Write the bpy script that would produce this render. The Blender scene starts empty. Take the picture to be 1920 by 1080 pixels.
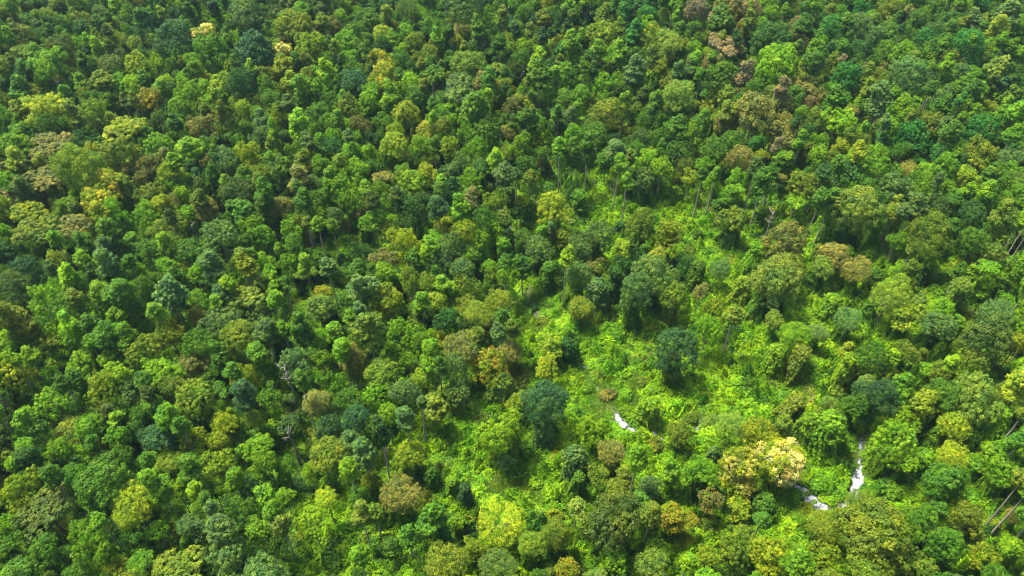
import bpy, math, random
import numpy as np
from mathutils import Vector

random.seed(7)
rng = np.random.default_rng(11)
R = math.radians
scene = bpy.context.scene
COL = scene.collection

# ------------------------------------------------------------------ camera
CAM_H, PITCH, FPX = 160.0, R(45.0), 1450.0           # drone height, tilt below the horizon, focal length for a 1920 px wide frame
cam_data = bpy.data.cameras.new("camera")
cam_data.sensor_width = 36.0
cam_data.lens = FPX * 36.0 / 1920.0
cam_data.clip_start, cam_data.clip_end = 1.0, 12000.0
cam = bpy.data.objects.new("camera", cam_data)
cam.location = (0, 0, CAM_H)
cam.rotation_euler = (math.pi / 2 - PITCH, 0, 0)
COL.objects.link(cam)
scene.camera = cam

# ------------------------------------------------------------------ light
SUN_EL, SUN_AZ = R(67.0), R(-60.0)                    # azimuth from +y, negative = towards -x
world = bpy.data.worlds.new("World")
scene.world = world
world.use_nodes = True
wn = world.node_tree
sky = wn.nodes.new("ShaderNodeTexSky")
sky.sky_type = 'NISHITA'
sky.sun_disc = False
sky.sun_elevation = SUN_EL
sky.sun_rotation = SUN_AZ
sky.air_density, sky.dust_density, sky.ozone_density = 1.0, 2.5, 1.0
wn.nodes["Background"].inputs[1].default_value = 0.10
wn.links.new(sky.outputs[0], wn.nodes["Background"].inputs[0])

sun_data = bpy.data.lights.new("sun", 'SUN')
sun_data.energy = 3.8
sun_data.angle = R(15.0)
sun_data.color = (1.0, 0.955, 0.87)
sun = bpy.data.objects.new("sun", sun_data)
to_sun = Vector((math.sin(SUN_AZ) * math.cos(SUN_EL), math.cos(SUN_AZ) * math.cos(SUN_EL), math.sin(SUN_EL)))
sun.rotation_euler = to_sun.to_track_quat('Z', 'Y').to_euler()
sun.location = (0, 0, 300)
COL.objects.link(sun)

scene.view_settings.view_transform = 'Standard'
scene.view_settings.look = 'None'
scene.view_settings.gamma = 1.0
scene.view_settings.exposure = 2.0
scene.render.engine = 'CYCLES'
scene.cycles.max_bounces = 6
scene.cycles.diffuse_bounces = 3
scene.cycles.transmission_bounces = 3
scene.cycles.volume_bounces = 0
scene.cycles.pixel_filter_type = 'BLACKMAN_HARRIS'
scene.cycles.filter_width = 1.2

# ------------------------------------------------------------------ pixel <-> place
CP, SP = math.cos(PITCH), math.sin(PITCH)
def at(px, py, z=0.0):
    """The point at height z seen at (px, py) of the 1920 x 1080 photograph."""
    u, v = (px - 960) / FPX, (540 - py) / FPX
    d = (u, CP + v * SP, -SP + v * CP)
    t = (z - CAM_H) / d[2]
    return np.array((d[0] * t, d[1] * t, z))
def depth(p):
    return p[1] * CP + (CAM_H - p[2]) * SP
def pix(p):
    zc = depth(p)
    return (960 + FPX * p[0] / zc, 540 - FPX * (p[1] * SP - (CAM_H - p[2]) * CP) / zc)

# ------------------------------------------------------------------ materials
def new_mat(name):
    m = bpy.data.materials.new(name)
    m.use_nodes = True
    nt = m.node_tree
    for n in list(nt.nodes):
        if n.type != 'OUTPUT_MATERIAL':
            nt.nodes.remove(n)
    return m, nt, nt.nodes, nt.links, nt.nodes["Material Output"]

def leaf_material(name, translucent=0.3, rough=0.5, spec=0.35):
    m, nt, N, L, out = new_mat(name)
    tint = N.new("ShaderNodeAttribute"); tint.attribute_type = 'INSTANCER'; tint.attribute_name = "tint"
    var = N.new("ShaderNodeAttribute"); var.attribute_name = "vary"
    ramp = N.new("ShaderNodeValToRGB")
    ramp.color_ramp.elements[0].position = 0.0; ramp.color_ramp.elements[0].color = (0.36, 0.50, 0.70, 1)
    ramp.color_ramp.elements[1].position = 1.0; ramp.color_ramp.elements[1].color = (1.70, 1.56, 0.80, 1)
    L.new(var.outputs["Fac"], ramp.inputs[0])
    mul = N.new("ShaderNodeMix"); mul.data_type = 'RGBA'; mul.blend_type = 'MULTIPLY'
    mul.inputs[0].default_value = 1.0
    tc = N.new("ShaderNodeTexCoord"); oi = N.new("ShaderNodeObjectInfo")
    off = N.new("ShaderNodeVectorMath"); off.operation = 'SCALE'; off.inputs[0].default_value = (91.0, 57.0, 33.0)
    L.new(oi.outputs["Random"], off.inputs["Scale"])
    add = N.new("ShaderNodeVectorMath"); add.operation = 'ADD'
    L.new(tc.outputs["Object"], add.inputs[0]); L.new(off.outputs[0], add.inputs[1])
    age = N.new("ShaderNodeTexNoise"); age.inputs["Scale"].default_value = 0.38; age.inputs["Detail"].default_value = 3.0
    L.new(add.outputs[0], age.inputs["Vector"])
    ager = N.new("ShaderNodeValToRGB")
    e = ager.color_ramp.elements
    e[0].position = 0.36; e[0].color = (0.70, 0.84, 0.95, 1)
    e[1].position = 0.66; e[1].color = (1.42, 1.18, 0.95, 1)
    L.new(age.outputs[0], ager.inputs[0])
    aged = N.new("ShaderNodeMix"); aged.data_type = 'RGBA'; aged.blend_type = 'MULTIPLY'; aged.inputs[0].default_value = 1.0
    L.new(tint.outputs["Color"], aged.inputs[6]); L.new(ager.outputs[0], aged.inputs[7])
    L.new(aged.outputs[2], mul.inputs[6]); L.new(ramp.outputs[0], mul.inputs[7])
    b = N.new("ShaderNodeBsdfPrincipled")
    b.inputs["Roughness"].default_value = rough
    b.inputs["Specular IOR Level"].default_value = spec
    L.new(mul.outputs[2], b.inputs["Base Color"])
    t = N.new("ShaderNodeBsdfTranslucent")
    warm = N.new("ShaderNodeMix"); warm.data_type = 'RGBA'; warm.blend_type = 'MULTIPLY'; warm.inputs[0].default_value = 1.0
    warm.inputs[7].default_value = (1.25, 1.5, 0.5, 1)
    L.new(mul.outputs[2], warm.inputs[6]); L.new(warm.outputs[2], t.inputs[0])
    mx = N.new("ShaderNodeMixShader"); mx.inputs[0].default_value = translucent
    L.new(b.outputs[0], mx.inputs[1]); L.new(t.outputs[0], mx.inputs[2])
    L.new(mx.outputs[0], out.inputs["Surface"])
    return m

def bark_material(name, a, b_, scale=3.0):
    m, nt, N, L, out = new_mat(name)
    tc = N.new("ShaderNodeTexCoord")
    mp = N.new("ShaderNodeMapping"); mp.inputs["Scale"].default_value = (scale, scale, scale * 0.25)
    nz = N.new("ShaderNodeTexNoise"); nz.inputs["Scale"].default_value = 2.0; nz.inputs["Detail"].default_value = 5
    rp = N.new("ShaderNodeValToRGB")
    rp.color_ramp.elements[0].position = 0.3; rp.color_ramp.elements[0].color = (*a, 1)
    rp.color_ramp.elements[1].position = 0.7; rp.color_ramp.elements[1].color = (*b_, 1)
    bs = N.new("ShaderNodeBsdfPrincipled"); bs.inputs["Roughness"].default_value = 0.85
    L.new(tc.outputs["Object"], mp.inputs[0]); L.new(mp.outputs[0], nz.inputs[0]); L.new(nz.outputs[0], rp.inputs[0])
    L.new(rp.outputs[0], bs.inputs["Base Color"]); L.new(bs.outputs[0], out.inputs["Surface"])
    return m

LEAF = leaf_material("broad_leaves", 0.36, 0.55, 0.16)
FINE = leaf_material("fine_leaves", 0.25, 0.65, 0.2)
VINE = leaf_material("vine_leaves", 0.38, 0.55, 0.16)
BLOOM = leaf_material("blossom_petals", 0.3, 0.7, 0.15)
BARK_DARK = bark_material("brown_bark", (0.05, 0.038, 0.028), (0.16, 0.125, 0.09))
BARK_DEAD = bark_material("weathered_wood", (0.10, 0.085, 0.065), (0.24, 0.21, 0.17))
BARK_PALE = bark_material("pale_bark", (0.14, 0.11, 0.075), (0.34, 0.29, 0.22))

def ground_material():
    m, nt, N, L, out = new_mat("forest_soil")
    tc = N.new("ShaderNodeTexCoord")
    n1 = N.new("ShaderNodeTexNoise"); n1.inputs["Scale"].default_value = 0.12; n1.inputs["Detail"].default_value = 6
    n2 = N.new("ShaderNodeTexNoise"); n2.inputs["Scale"].default_value = 2.2; n2.inputs["Detail"].default_value = 8
    r1 = N.new("ShaderNodeValToRGB")
    e = r1.color_ramp.elements
    e[0].position = 0.35; e[0].color = (0.045, 0.040, 0.018, 1)
    e[1].position = 0.62; e[1].color = (0.055, 0.095, 0.014, 1)
    r2 = N.new("ShaderNodeValToRGB")
    e = r2.color_ramp.elements
    e[0].position = 0.3; e[0].color = (0.5, 0.5, 0.5, 1)
    e[1].position = 0.75; e[1].color = (1.5, 1.5, 1.3, 1)
    mx = N.new("ShaderNodeMix"); mx.data_type = 'RGBA'; mx.blend_type = 'MULTIPLY'; mx.inputs[0].default_value = 1
    bp = N.new("ShaderNodeBump"); bp.inputs["Strength"].default_value = 0.8; bp.inputs["Distance"].default_value = 0.3
    bs = N.new("ShaderNodeBsdfPrincipled"); bs.inputs["Roughness"].default_value = 0.95
    L.new(tc.outputs["Object"], n1.inputs[0]); L.new(tc.outputs["Object"], n2.inputs[0])
    L.new(n1.outputs[0], r1.inputs[0]); L.new(n2.outputs[0], r2.inputs[0])
    L.new(r1.outputs[0], mx.inputs[6]); L.new(r2.outputs[0], mx.inputs[7])
    L.new(n2.outputs[0], bp.inputs["Height"]); L.new(bp.outputs[0], bs.inputs["Normal"])
    L.new(mx.outputs[2], bs.inputs["Base Color"]); L.new(bs.outputs[0], out.inputs["Surface"])
    return m

def water_material():
    m, nt, N, L, out = new_mat("stream_water")
    tc = N.new("ShaderNodeTexCoord")
    nz = N.new("ShaderNodeTexNoise"); nz.inputs["Scale"].default_value = 1.6; nz.inputs["Detail"].default_value = 6
    foam_sky = N.new("ShaderNodeTexNoise"); foam_sky.inputs["Scale"].default_value = 0.55; foam_sky.inputs["Detail"].default_value = 8
    foam_sky.inputs["Roughness"].default_value = 0.7
    rp = N.new("ShaderNodeValToRGB")
    e = rp.color_ramp.elements
    e[0].position = 0.40; e[0].color = (0.03, 0.042, 0.035, 1)
    e[1].position = 0.56; e[1].color = (0.30, 0.305, 0.325, 1)  # pale patches: foam, plus the white sky reflection painted into the base colour
    bp = N.new("ShaderNodeBump"); bp.inputs["Strength"].default_value = 0.25; bp.inputs["Distance"].default_value = 0.1
    bs = N.new("ShaderNodeBsdfPrincipled")
    bs.inputs["Roughness"].default_value = 0.16
    bs.inputs["IOR"].default_value = 1.33
    L.new(tc.outputs["Object"], nz.inputs[0]); L.new(tc.outputs["Object"], foam_sky.inputs[0])
    L.new(foam_sky.outputs[0], rp.inputs[0]); L.new(rp.outputs[0], bs.inputs["Base Color"])
    L.new(nz.outputs[0], bp.inputs["Height"]); L.new(bp.outputs[0], bs.inputs["Normal"])
    L.new(bs.outputs[0], out.inputs["Surface"])
    return m
SOIL, WATER = ground_material(), water_material()

# ------------------------------------------------------------------ mesh helpers
class Geo:
    def __init__(self):
        self.v, self.f, self.mi, self.var, self.n = [], [], [], [], 0
    def add(self, verts, faces, mat=0, var=0.5):
        verts = np.asarray(verts, float).reshape(-1, 3)
        faces = np.asarray(faces, int).reshape(-1, 4)
        self.v.append(verts); self.f.append(faces + self.n); self.n += len(verts)
        self.mi.append(np.full(len(faces), mat, int))
        self.var.append(np.broadcast_to(np.asarray(var, float), (len(faces),)).copy())
    def leaves(self, P, Nn, size, aspect=0.55, var=0.5, along=None, mat=0):
        """Diamond leaves at P facing Nn; `along` gives the long axis, else it is random."""
        n = len(P)
        Nn = Nn / (np.linalg.norm(Nn, axis=1, keepdims=True) + 1e-9)
        a = rng.normal(size=(n, 3)) if along is None else along
        t = a - Nn * np.sum(a * Nn, axis=1, keepdims=True)
        t /= np.linalg.norm(t, axis=1, keepdims=True) + 1e-9
        b = np.cross(Nn, t)
        s = np.broadcast_to(np.asarray(size, float), (n,))[:, None]
        fold = Nn * s * 0.12
        q = np.stack([P - t * s, P + b * s * aspect - t * s * 0.1 + fold, P + t * s, P - b * s * aspect - t * s * 0.1 + fold], axis=1)
        self.add(q.reshape(-1, 3), np.arange(n * 4).reshape(n, 4), mat, var)
    def tube(self, pts, radii, sides=6, mat=0, var=0.5):
        pts = np.asarray(pts, float); k = len(pts)
        ang = np.linspace(0, 2 * math.pi, sides, endpoint=False)
        rings = []
        for i in range(k):
            d = pts[min(i + 1, k - 1)] - pts[max(i - 1, 0)]
            d /= np.linalg.norm(d) + 1e-9
            ref = np.array((1.0, 0, 0)) if abs(d[0]) < 0.8 else np.array((0, 1.0, 0))
            x = np.cross(d, ref); x /= np.linalg.norm(x); y = np.cross(d, x)
            rings.append(pts[i] + radii[i] * (np.cos(ang)[:, None] * x + np.sin(ang)[:, None] * y))
        f = []
        for i in range(k - 1):
            for j in range(sides):
                a, b = i * sides + j, i * sides + (j + 1) % sides
                f.append((a, b, b + sides, a + sides))
        self.add(np.concatenate(rings), f, mat, var)
    def mesh(self, name, mats, smooth=False):
        v, f = np.concatenate(self.v), np.concatenate(self.f)
        me = bpy.data.meshes.new(name)
        me.vertices.add(len(v)); me.vertices.foreach_set("co", v.astype(np.float32).ravel())
        me.loops.add(f.size); me.loops.foreach_set("vertex_index", f.astype(np.int32).ravel())
        me.polygons.add(len(f))
        me.polygons.foreach_set("loop_start", np.arange(0, f.size, 4, dtype=np.int32))
        me.polygons.foreach_set("loop_total", np.full(len(f), 4, dtype=np.int32))
        for m in mats: me.materials.append(m)
        me.polygons.foreach_set("material_index", np.concatenate(self.mi).astype(np.int32))
        if smooth: me.polygons.foreach_set("use_smooth", np.ones(len(f), dtype=bool))
        at_ = me.attributes.new("vary", 'FLOAT', 'FACE')
        at_.data.foreach_set("value", np.concatenate(self.var).astype(np.float32))
        me.update(calc_edges=True)
        return me

def sphere_dirs(n, zmin=-1.0):
    i = np.arange(n) + 0.5
    z = 1 - (1 - zmin) * i / n
    th = math.pi * (1 + 5 ** 0.5) * i + rng.uniform(0, 6.28)
    r = np.sqrt(np.maximum(0, 1 - z * z))
    return np.stack([r * np.cos(th), r * np.sin(th), z], axis=1)

def crown(geo, lobes, clump_r, spacing, nleaf, leaf, zmin=-0.3, up=0.45, jitter=0.55, gaps=0.08, mat=0, aspect=0.55, flat=0.8, droop=0.0, skip_inside=0.72):
    """Cauliflower foliage: leaf clumps set over the outside of each lobe (centre, radii)."""
    C = np.array([l[0] for l in lobes], float); S = np.array([l[1] for l in lobes], float)
    for k, (c, s) in enumerate(zip(C, S)):
        mean = s.mean()
        n = max(6, int(2 * math.pi * mean * mean * (1 - zmin) / spacing ** 2))
        d = sphere_dirs(n, zmin) + rng.normal(scale=0.10, size=(n, 3))
        d /= np.linalg.norm(d, axis=1, keepdims=True)
        bump = 1 + 0.10 * np.sin(3.1 * d[:, 0] * 2 + k) * np.cos(2.7 * d[:, 1] * 2 + 2 * k) + rng.normal(scale=0.11, size=n)
        p = c + d * s * bump[:, None]
        keep = rng.random(n) > gaps
        for j in range(len(C)):
            if j != k:
                q = (p - C[j]) / S[j]
                keep &= np.sum(q * q, axis=1) > skip_inside ** 2
        p, d = p[keep], d[keep]
        nrm = d / s; nrm /= np.linalg.norm(nrm, axis=1, keepdims=True)
        n = len(p)
        if n == 0: continue
        cr = clump_r * rng.uniform(0.7, 1.3, size=n)
        cv = rng.beta(2.2, 2.2, size=n)
        e = rng.normal(size=(n, nleaf, 3)) + nrm[:, None, :] * 0.7 + np.array((0, 0, 0.25))
        e /= np.linalg.norm(e, axis=2, keepdims=True)
        rad = cr[:, None] * rng.uniform(0.5, 1.05, size=(n, nleaf))
        P = p[:, None, :] + e * rad[:, :, None] * np.array((1, 1, flat))
        if droop: P[:, :, 2] -= droop * (rad ** 2)
        N_ = e * 1.2 + nrm[:, None, :] * 0.4 + np.array((0, 0, up)) + rng.normal(scale=jitter, size=(n, nleaf, 3))
        V = np.clip(cv[:, None] * 0.72 + rng.random((n, nleaf)) * 0.28, 0, 1)
        m_ = n * nleaf
        geo.leaves(P.reshape(m_, 3), N_.reshape(m_, 3), leaf * rng.uniform(0.7, 1.35, size=m_), aspect, V.ravel(), mat=mat)

def limbs(geo, ends, start, r0, mat):
    for e in ends:
        e = np.asarray(e, float); s = np.asarray(start, float)
        mid = s * 0.5 + e * 0.5 + np.array((0, 0, -0.12 * np.linalg.norm(e - s))) + rng.normal(scale=0.15, size=3)
        geo.tube([s, mid, e], [r0, r0 * 0.65, r0 * 0.2], 4, mat)

def drape(geo, R0, H, strands, leaf, lean=(0, 0), flare=0.7, spread=None):
    """A hung curtain of creeper: leaf strands running down from a leafy top to the ground. Origin at the ground."""
    ph = rng.uniform(0, 6.28, 4)
    ax = np.array((lean[0], lean[1]))
    for k in range(strands):
        th0 = 2 * math.pi * (k + rng.uniform(-0.4, 0.4)) / strands
        ridge = 1 + 0.22 * math.sin(3 * th0 + ph[0]) + 0.15 * math.sin(5 * th0 + ph[1])
        n = int(rng.integers(26, 44) * max(0.5, H / 9))
        t = np.linspace(0, 1, n) ** 0.9 * rng.uniform(0.8, 1.0)
        th = th0 + 0.18 * np.sin(t * 4 + ph[2] + k)
        prof = np.sqrt(np.clip(t * 5, 0, 1)) * (0.62 + 0.10 * np.sin(t * 7 + ph[3]) + flare * t ** 2.2)
        r = R0 * ridge * prof + rng.normal(scale=0.10, size=n)
        z = H * (1 - t) * (0.96 + 0.08 * math.sin(th0 * 2 + ph[1])) + rng.normal(scale=0.12, size=n)
        cx, cy = ax[0] * (1 - t), ax[1] * (1 - t)
        out = np.stack([np.cos(th), np.sin(th), np.zeros(n)], axis=1)
        P = np.stack([cx + r * out[:, 0], cy + r * out[:, 1], np.maximum(z, 0.05)], axis=1)
        P = np.repeat(P, 3, axis=0) + rng.normal(scale=(0.16, 0.16, 0.14), size=(n * 3, 3))
        o3 = np.repeat(out, 3, axis=0); t3 = np.repeat(t, 3)
        upw = (0.35 + 0.9 * (1 - t3))[:, None] * np.array((0, 0, 1.0))
        N_ = o3 + upw + rng.normal(scale=0.35, size=(n * 3, 3))
        dn = o3 * 0.5 + np.array((0, 0, -1.0)) + rng.normal(scale=0.35, size=(n * 3, 3))
        v = np.clip(rng.beta(2, 2) * 0.65 + rng.random(n * 3) * 0.35, 0, 1)
        geo.leaves(P, N_, leaf * rng.uniform(0.7, 1.3, n * 3), 0.5, v, dn)

# ------------------------------------------------------------------ prototypes (crowns centred on their own middle, metres)
PROTO = {}
def rnd(a, b): return float(rng.uniform(a, b))

def lobes_irregular(Rc, n, zs=0.8):
    L = [((0, 0, 0.0), (0.40 * Rc, 0.40 * Rc, 0.45 * Rc * zs))]
    a0 = rnd(0, 6.28)
    for i in range(n):
        a = a0 + 2 * math.pi * i / n + rnd(-0.35, 0.35)
        d = rnd(0.40, 0.82) * Rc
        r = rnd(0.19, 0.36) * Rc
        L.append(((d * math.cos(a), d * math.sin(a), rnd(-0.62, 0.38) * Rc), (r, r, r * rnd(0.8, 1.15))))
    for i in range(max(1, n // 3)):
        a = rnd(0, 6.28); d = rnd(0.1, 0.5) * Rc; r = rnd(0.2, 0.33) * Rc
        L.append(((d * math.cos(a), d * math.sin(a), rnd(0.35, 0.55) * Rc), (r, r, r * 0.8)))
    return L

def build_prototypes():
    P = PROTO
    P['I'] = []
    for i in range(9):
        g = Geo(); Rc = 5.0
        L = lobes_irregular(Rc, [10, 11, 12, 13, 11, 14, 10, 15, 12][i], rnd(0.85, 1.15))
        crown(g, L, rnd(0.42, 0.72), rnd(0.88, 1.12), 46, rnd(0.14, 0.20), zmin=-0.5, gaps=0.18, jitter=0.68)
        limbs(g, [np.array(l[0]) * 0.9 for l in L[1:6]], (0, 0, -3.4), 0.2, 1)
        P['I'].append(g.mesh("irregular_crown", [LEAF, BARK_DARK]))
    P['D'] = []
    for i in range(8):
        g = Geo(); Rc = 5.0; h = rnd(0.75, 1.05)
        L = [((0, 0, 0), (Rc * 0.72, Rc * 0.72, Rc * h * 0.8))]
        for k in range(18):
            a = rnd(0, 6.28); el = rnd(-0.35, 1.3); r = rnd(0.16, 0.30) * Rc
            L.append(((0.74 * Rc * math.cos(a) * math.cos(el), 0.74 * Rc * math.sin(a) * math.cos(el), 0.78 * Rc * h * math.sin(el)), (r, r, r * 0.85)))
        crown(g, L, rnd(0.5, 0.8), rnd(0.9, 1.1), 50, rnd(0.14, 0.20), zmin=-0.5, gaps=0.09, jitter=0.65, skip_inside=0.85)
        P['D'].append(g.mesh("dome_crown", [LEAF]))
    P['U'] = []
    for i in range(4):
        g = Geo(); Rc = 5.0
        L = []
        for k in range(10):
            a = rnd(0, 6.28); d = rnd(0, 0.72) * Rc; r = rnd(0.24, 0.40) * Rc
            L.append(((d * math.cos(a), d * math.sin(a), rnd(-0.15, 0.2) * Rc - 0.25 * d * d / Rc), (r, r, r * rnd(0.4, 0.6))))
        crown(g, L, 0.6, 0.85, 46, 0.19, zmin=-0.3, gaps=0.1)
        limbs(g, [np.array(l[0]) * 0.9 for l in L[1:7]], (0, 0, -3.2), 0.2, 1)
        P['U'].append(g.mesh("spreading_crown", [LEAF, BARK_DARK]))
    P['S'] = []
    for i in range(8):
        g = Geo(); Rc = 2.6
        L = []; H = rnd(5.5, 8.5); n = 5 + i % 3
        for k in range(n):
            t = k / (n - 1)
            w = Rc * (0.45 + 0.55 * math.sin(math.pi * min(1, 0.22 + 0.75 * t)))
            a = rnd(0, 6.28); d = rnd(0.1, 0.5) * w
            L.append(((d * math.cos(a), d * math.sin(a), H * (t - 0.5)), (w * rnd(0.62, 0.8), w * rnd(0.62, 0.8), H / n * rnd(0.75, 1.0))))
        crown(g, L, rnd(0.42, 0.6), 0.66, 40, rnd(0.15, 0.20), zmin=-0.7, gaps=0.12, droop=0.25)
        P['S'].append(g.mesh("slender_crown", [LEAF]))
    P['F'] = []
    for i in range(5):
        g = Geo(); Rc = 5.0; h = rnd(0.6, 0.8)
        L = [((0, 0, 0), (Rc * 0.8, Rc * 0.8, Rc * h)), ((0, 0, 0.1), (Rc * 0.6, Rc * 0.6, Rc * h * 0.8))]
        for k in range(6):
            a = rnd(0, 6.28); r = rnd(0.3, 0.42) * Rc
            L.append(((0.6 * Rc * math.cos(a), 0.6 * Rc * math.sin(a), rnd(-0.2, 0.4) * Rc), (r, r, r * 0.8)))
        crown(g, L, 0.62, 0.74, 26, 0.155, zmin=-0.5, up=0.2, jitter=1.0, gaps=0.22, skip_inside=0.3, aspect=0.4)
        ends = [(sphere_dirs(9, 0.1)[k] * np.array((3.9, 3.9, 2.9))) for k in range(9)]
        limbs(g, ends, (0, 0, -2.8), 0.2, 1)
        P['F'].append(g.mesh("feathery_crown", [FINE, BARK_PALE]))
    P['V'] = []
    for i in range(6):
        g = Geo(); H = [11, 13, 9, 12, 8, 10][i]; Rr = [2.6, 2.8, 3.0, 2.3, 3.3, 2.8][i]
        ln = (rnd(-1.5, 1.5), rnd(-1.0, 1.0))
        drape(g, Rr, H, [44, 50, 46, 40, 50, 46][i], 0.27, ln, rnd(0.5, 1.0))
        L = [((ln[0] * 0.95 + rnd(-.6, .6), ln[1] * 0.95 + rnd(-.6, .6), H * rnd(0.86, 0.97)), (Rr * 0.62, Rr * 0.62, Rr * 0.5)) for _ in range(3)]
        for _ in range(6):
            a = rnd(0, 6.28); f = rnd(0.25, 0.8); rr = Rr * rnd(0.28, 0.5)
            L.append(((ln[0] * f + Rr * 0.62 * math.cos(a), ln[1] * f + Rr * 0.62 * math.sin(a), H * f), (rr, rr, rr * rnd(0.8, 1.5))))
        crown(g, L, 0.5, 0.72, 24, 0.24, zmin=-0.2, gaps=0.1, droop=0.3)
        P['V'].append(g.mesh("creeper_curtain", [VINE]))
    P['B'] = []
    for i in range(7):
        g = Geo(); Rc = 2.6
        L = []
        for k in range(4 + i % 3):
            a = rnd(0, 6.28); d = rnd(0.15, 0.65) * Rc; r = rnd(0.36, 0.6) * Rc
            L.append(((d * math.cos(a), d * math.sin(a), rnd(0.3, 1.3)), (r, r, r * rnd(0.7, 1.0))))
        crown(g, L, 0.42, 0.62, 24, rnd(0.19, 0.25), zmin=-0.4, gaps=0.08, droop=0.2)
        if i % 2: drape(g, Rc * 0.8, 2.4, 26, 0.24, (0, 0), 0.5)
        P['B'].append(g.mesh("shrub_foliage", [VINE]))
    # trunks: unit height (z = 1 at the crown's middle), radii in metres at scale 1
    P['trunk'], P['pale_trunk'] = [], []
    for i in range(4):
        for key, r0, mt in (('trunk', 0.34, BARK_DARK), ('pale_trunk', 0.27, BARK_PALE)):
            g = Geo(); n = 7; w = rng.normal(scale=0.10, size=(n, 2)); w[0] = 0
            pts = [(w[k, 0] * (k / 6), w[k, 1] * (k / 6), -0.04 + 1.04 * k / (n - 1)) for k in range(n)]
            g.tube(pts, [r0 * (1.35 if k == 0 else 1 - 0.10 * k) for k in range(n)], 7, 0)
            P[key].append(g.mesh("trunk_wood", [mt], True))
    # bare snags, true size
    P['X'] = []
    for i in range(4):
        g = Geo(); H = [15, 17, 13, 16][i]
        pts = [(rnd(-0.12, 0.12) * k, rnd(-0.12, 0.12) * k, H * k / 6 - 0.3) for k in range(7)]
        g.tube(pts, [0.34 - 0.04 * k for k in range(7)], 7, 0)
        for k in range([2, 9, 3, 8][i]):
            z = H * rnd(0.6, 0.97); a = rnd(0, 6.28); l = rnd(0.8, 2.2)
            b0 = np.array((pts[5][0] * z / H, pts[5][1] * z / H, z)); b1 = b0 + np.array((l * math.cos(a), l * math.sin(a), l * rnd(0.3, 1.1)))
            g.tube([b0, (b0 + b1) / 2 + rng.normal(scale=0.15, size=3), b1], [0.14, 0.09, 0.03], 5, 0)
            for _ in range(2):
                b2 = b1 + rng.normal(scale=0.7, size=3); m = (b0 + b1) / 2
                g.tube([m, (m + b2) / 2, b2], [0.06, 0.04, 0.015], 4, 0)
        P['X'].append(g.mesh("bare_wood", [BARK_DEAD], True))
    # ground cover patches
    P['patch'] = []
    for i in range(8):
        g = Geo(); n = 430; Rr = 2.3
        r = Rr * np.sqrt(rng.random(n)) ; a = rng.uniform(0, 6.283, n)
        x, y = r * np.cos(a), r * np.sin(a)
        z = np.zeros(n) + 0.1; nx = np.zeros(n); ny = np.zeros(n)
        for k in range(5):
            cx, cy, s, hgt = rnd(-1.6, 1.6), rnd(-1.6, 1.6), rnd(0.35, 0.9), rnd(0.25, 1.0)
            gk = hgt * np.exp(-((x - cx) ** 2 + (y - cy) ** 2) / (2 * s * s))
            z += gk; nx += gk * (x - cx) / s ** 2; ny += gk * (y - cy) / s ** 2
        z *= np.clip(1.25 - r / Rr, 0.15, 1)
        Nn = np.stack([nx, ny, np.ones(n)], axis=1) + rng.normal(scale=0.45, size=(n, 3))
        v = np.clip(0.25 + 0.35 * np.sin(x * 2.0 + i) * np.cos(y * 2.3) + rng.random(n) * 0.5, 0, 1)
        g.leaves(np.stack([x, y, z + rng.uniform(0, 0.15, n)], axis=1), Nn, rng.uniform(0.17, 0.30, n), 0.6, v)
        for k in range(5):                                     # ropes of creeper lying over the mounds
            a0 = rnd(0, 6.28); m = 26
            t = np.linspace(-1, 1, m); off = rnd(-1.3, 1.3); cv = rnd(-0.6, 0.6)
            lx = t * 2.1; ly = off + cv * t * t
            X, Y = lx * math.cos(a0) - ly * math.sin(a0), lx * math.sin(a0) + ly * math.cos(a0)
            Z = 0.35 + 0.5 * np.cos(t * 1.5) * rnd(0.4, 1.1)
            Pp = np.repeat(np.stack([X, Y, Z], axis=1), 3, axis=0) + rng.normal(scale=0.11, size=(m * 3, 3))
            al = np.tile(np.array((math.cos(a0), math.sin(a0), 0.0)), (m * 3, 1)) + rng.normal(scale=0.4, size=(m * 3, 3))
            g.leaves(Pp, np.array((0, 0, 1.0)) + rng.normal(scale=0.4, size=(m * 3, 3)), rng.uniform(0.16, 0.27, m * 3), 0.55, np.clip(0.5 + rng.random(m * 3) * 0.5, 0, 1), al)
        P['patch'].append(g.mesh("ground_creeper", [VINE]))
    P['reed'] = []
    for i in range(3):
        g = Geo(); n = 700; Rr = 2.2
        r = Rr * np.sqrt(rng.random(n)); a = rng.uniform(0, 6.283, n)
        B = np.stack([r * np.cos(a), r * np.sin(a), np.zeros(n)], axis=1)
        up = np.array((0, 0, 1.0)) + rng.normal(scale=0.4, size=(n, 3))
        l = rng.uniform(0.18, 0.45, n)
        sd = rng.normal(size=(n, 3)); sd[:, 2] = 0
        g.leaves(B + up * l[:, None] * 0.8, sd + np.array((0, 0, 0.6)), l, 0.13, rng.random(n), up)
        P['reed'].append(g.mesh("reed_tuft", [VINE]))
build_prototypes()

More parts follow.
